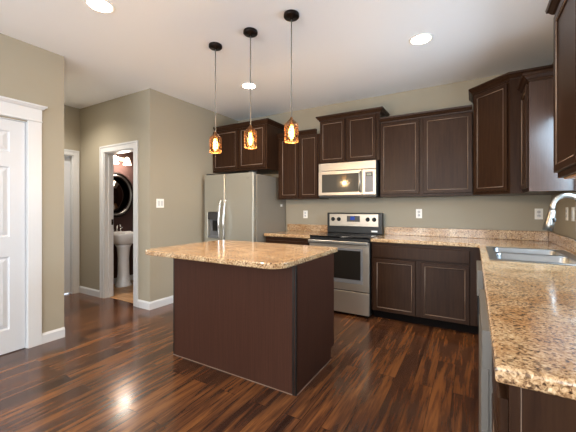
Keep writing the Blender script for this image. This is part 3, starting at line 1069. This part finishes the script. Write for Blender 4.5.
def globe(loc, label, power):
    t_ = thing('fill_globe', label, 'ceiling lamp', loc, 0)
    MB().lathe([(0, 0), (0.07, 0), (0.07, -0.02), (0.012, -0.03), (0, -0.03)], (0, 0, -0.0003), 24).build('canopy', M['bronze'], t_)
    MB().tube([(0, 0, -0.02), (0, 0, -0.50)], 0.008, 10).build('stem', M['bronze'], t_)
    MB().lathe([(0.13 * math.sin(PI * k / 14), -0.63 + 0.13 * math.cos(PI * k / 14)) for k in range(15)], (0, 0, 0), 24).build('fill_globe_shell', M['globe'], t_)
    l_ = bpy.data.lights.new('fill_globe_light', 'POINT')
    l_.energy = power
    l_.color = (1.0, 0.95, 0.88)
    l_.shadow_soft_size = 0.14
    lo_ = bpy.data.objects.new('fill_globe_light', l_)
    COL.objects.link(lo_)
    lo_.location = (loc[0], loc[1], loc[2] - 0.63)


# unseen lamps added behind the viewer to brighten the ceiling
globe((-1.5, -2.6, CEIL), 'unseen white globe lamp added behind the viewer for fill light, on the door side', 150)
globe((-0.5, -1.6, CEIL), 'unseen white globe lamp added behind the viewer for fill light, on the window side', 95)


# ------------------------------------------------------------------ outlets and switch
def plate(name, label, cat, loc, rz, kind, wd=0.070):
    t_ = thing(name, label, cat, loc, rz)
    MB().box(-wd / 2, wd / 2, -0.006, -0.0003, -0.057, 0.057, 0.002, 2).build('cover_plate', M['white'], t_)
    if kind == 'outlet':
        for z in (-0.021, 0.021):
            s_ = MB().lathe([(0.0165, 0), (0.0165, 0.002), (0, 0.002)], (0, -0.006, z), 18, rot=Matrix.Rotation(PI / 2, 4, 'X')).build('socket', M['trim'], t_)
            MB().box(-0.007, -0.0052, -0.0088, -0.0081, z - 0.004, z + 0.006).box(0.0052, 0.007, -0.0088, -0.0081, z - 0.004, z + 0.006).build('slot', M['darkgrey'], s_)
    else:
        for dx in ((0,) if wd < 0.1 else (-0.023, 0.023)):
            MB().box(dx - 0.016, dx + 0.016, -0.010, -0.006, -0.033, 0.033, 0.001).build('rocker', M['trim'], t_)
    return t_


plate('wall_outlet', 'white outlet on the back wall between refrigerator and range', 'outlet', (-2.18, YB, 1.165), 0, 'outlet')
plate('wall_outlet', 'white outlet on the back wall between the range and the corner', 'outlet', (-0.594, YB, 1.19), 0, 'outlet')
plate('wall_outlet', 'white outlet on the back wall in the corner behind the faucet', 'outlet', (0.588, YB, 1.197), 0, 'outlet')
plate('wall_outlet', 'white outlet on the right wall, just right of the faucet arc', 'outlet', (XR, 3.57, 1.21), -PI / 2, 'outlet')
plate('light_switch', 'white switch on the right wall at the image edge', 'switch', (XR, 3.375, 1.21), -PI / 2, 'switch')
plate('light_switch', 'white double light switch on the wall left of the refrigerator', 'switch', (XL, 2.68, 1.32), PI / 2, 'switch', 0.112)

# ------------------------------------------------------------------ bathroom
t = thing('pedestal_sink', 'white porcelain pedestal sink in the bathroom', 'sink', (-4.87, 3.09, 0.0045))
MB().lathe([(0.12, 0), (0.125, 0.02), (0.105, 0.06), (0.088, 0.2), (0.085, 0.45), (0.10, 0.62), (0.13, 0.68), (0, 0.68)], (-0.02, 0, 0), 28, sx=0.95).build('pedestal', M['porcelain'], t)
m_ = MB()
m_.lathe([(0, 0.66), (0.10, 0.665), (0.17, 0.70), (0.225, 0.76), (0.25, 0.82), (0.258, 0.85), (0.25, 0.857), (0.215, 0.85), (0.19, 0.80), (0.12, 0.745), (0, 0.735)], (0.0, 0, 0), 40, sx=0.93, sy=1.08)
m_.box(-0.272, -0.16, -0.24, 0.24, 0.79, 0.865, 0.015, 3)
m_.build('basin', M['porcelain'], t)
t = thing('bathroom_faucet', 'small chrome faucet on the pedestal sink', 'faucet', (-5.07, 3.09, 0.870))
MB().box(-0.025, 0.025, -0.08, 0.08, 0, 0.012, 0.005, 2).tube([(0, 0, 0.01), (0, 0, 0.09), (0.03, 0, 0.12), (0.09, 0, 0.11), (0.105, 0, 0.085)], 0.012, 12).build('spout', M['chrome'], t)
for sy_ in (-1, 1):
    MB().lathe([(0.018, 0.0125), (0.014, 0.03), (0.012, 0.05), (0, 0.052)], (0, sy_ * 0.06, 0), 14).tube([(0, sy_ * 0.06, 0.05), (0.03, sy_ * 0.085, 0.075)], 0.007, 8).build('handle', M['chrome'], t)
t = thing('oval_mirror', 'oval mirror with dark double-ring frame on the bathroom wall', 'mirror', (-5.15, 3.11, 1.478))
TR = Matrix.Rotation(PI / 2, 4, 'Y')
def oval(sx_, sy_, th, x, m__, nm, prt, lab=None):
    return MB().tube([(x, sy_ * math.cos(2 * PI * k / 48), sx_ * math.sin(2 * PI * k / 48)) for k in range(48)], th, 10, closed=True).build(nm, m__, prt, label=lab)
MB().lathe([(0.9999, 0.002), (1.0, 0.008), (0, 0.009)], (0, 0, 0), 48, sx=0.30, sy=0.25, rot=TR).build('glass', M['mirror'], t)
oval(0.358, 0.30, 0.020, 0.021, M['bronze'], 'outer_ring', t)
oval(0.325, 0.268, 0.012, 0.022, M['satin'], 'inner_ring', t, 'silver inner ring')
oval(0.303, 0.246, 0.010, 0.016, M['bronze'], 'inner_bead', t)
t = thing('vanity_light', 'two-shade frosted glass vanity light above the bathroom mirror', 'wall lamp', (-5.15, 3.14, 2.08))
MB().box(0.0005, 0.02, -0.16, 0.16, -0.03, 0.03, 0.006, 2).tube([(0.055, -0.15, 0.02), (0.055, -0.06, 0.04), (0.055, 0.06, 0.02), (0.055, 0.15, 0.04)], 0.008).tube([(0.01, 0, 0), (0.055, 0, 0.03)], 0.01).build('bracket', M['satin'], t)
for sy_ in (-0.10, 0.115):
    MB().lathe([(0.022, 0.03), (0.03, 0.01), (0.045, -0.03), (0.062, -0.095), (0.058, -0.095), (0.0, -0.09)], (0.10, sy_, -0.0), 20).build('glass_shade', M['shade_glow'], t)
    MB().tube([(0.055, sy_, 0.03), (0.10, sy_, 0.035)], 0.010).build('socket_arm', M['satin'], t)
l = bpy.data.lights.new('vanity_glow', 'POINT')
l.energy = 7
l.color = (1.0, 0.85, 0.72)
l.shadow_soft_size = 0.08
lo = bpy.data.objects.new('vanity_glow', l)
COL.objects.link(lo)
lo.location = (-4.96, 3.15, 1.93)
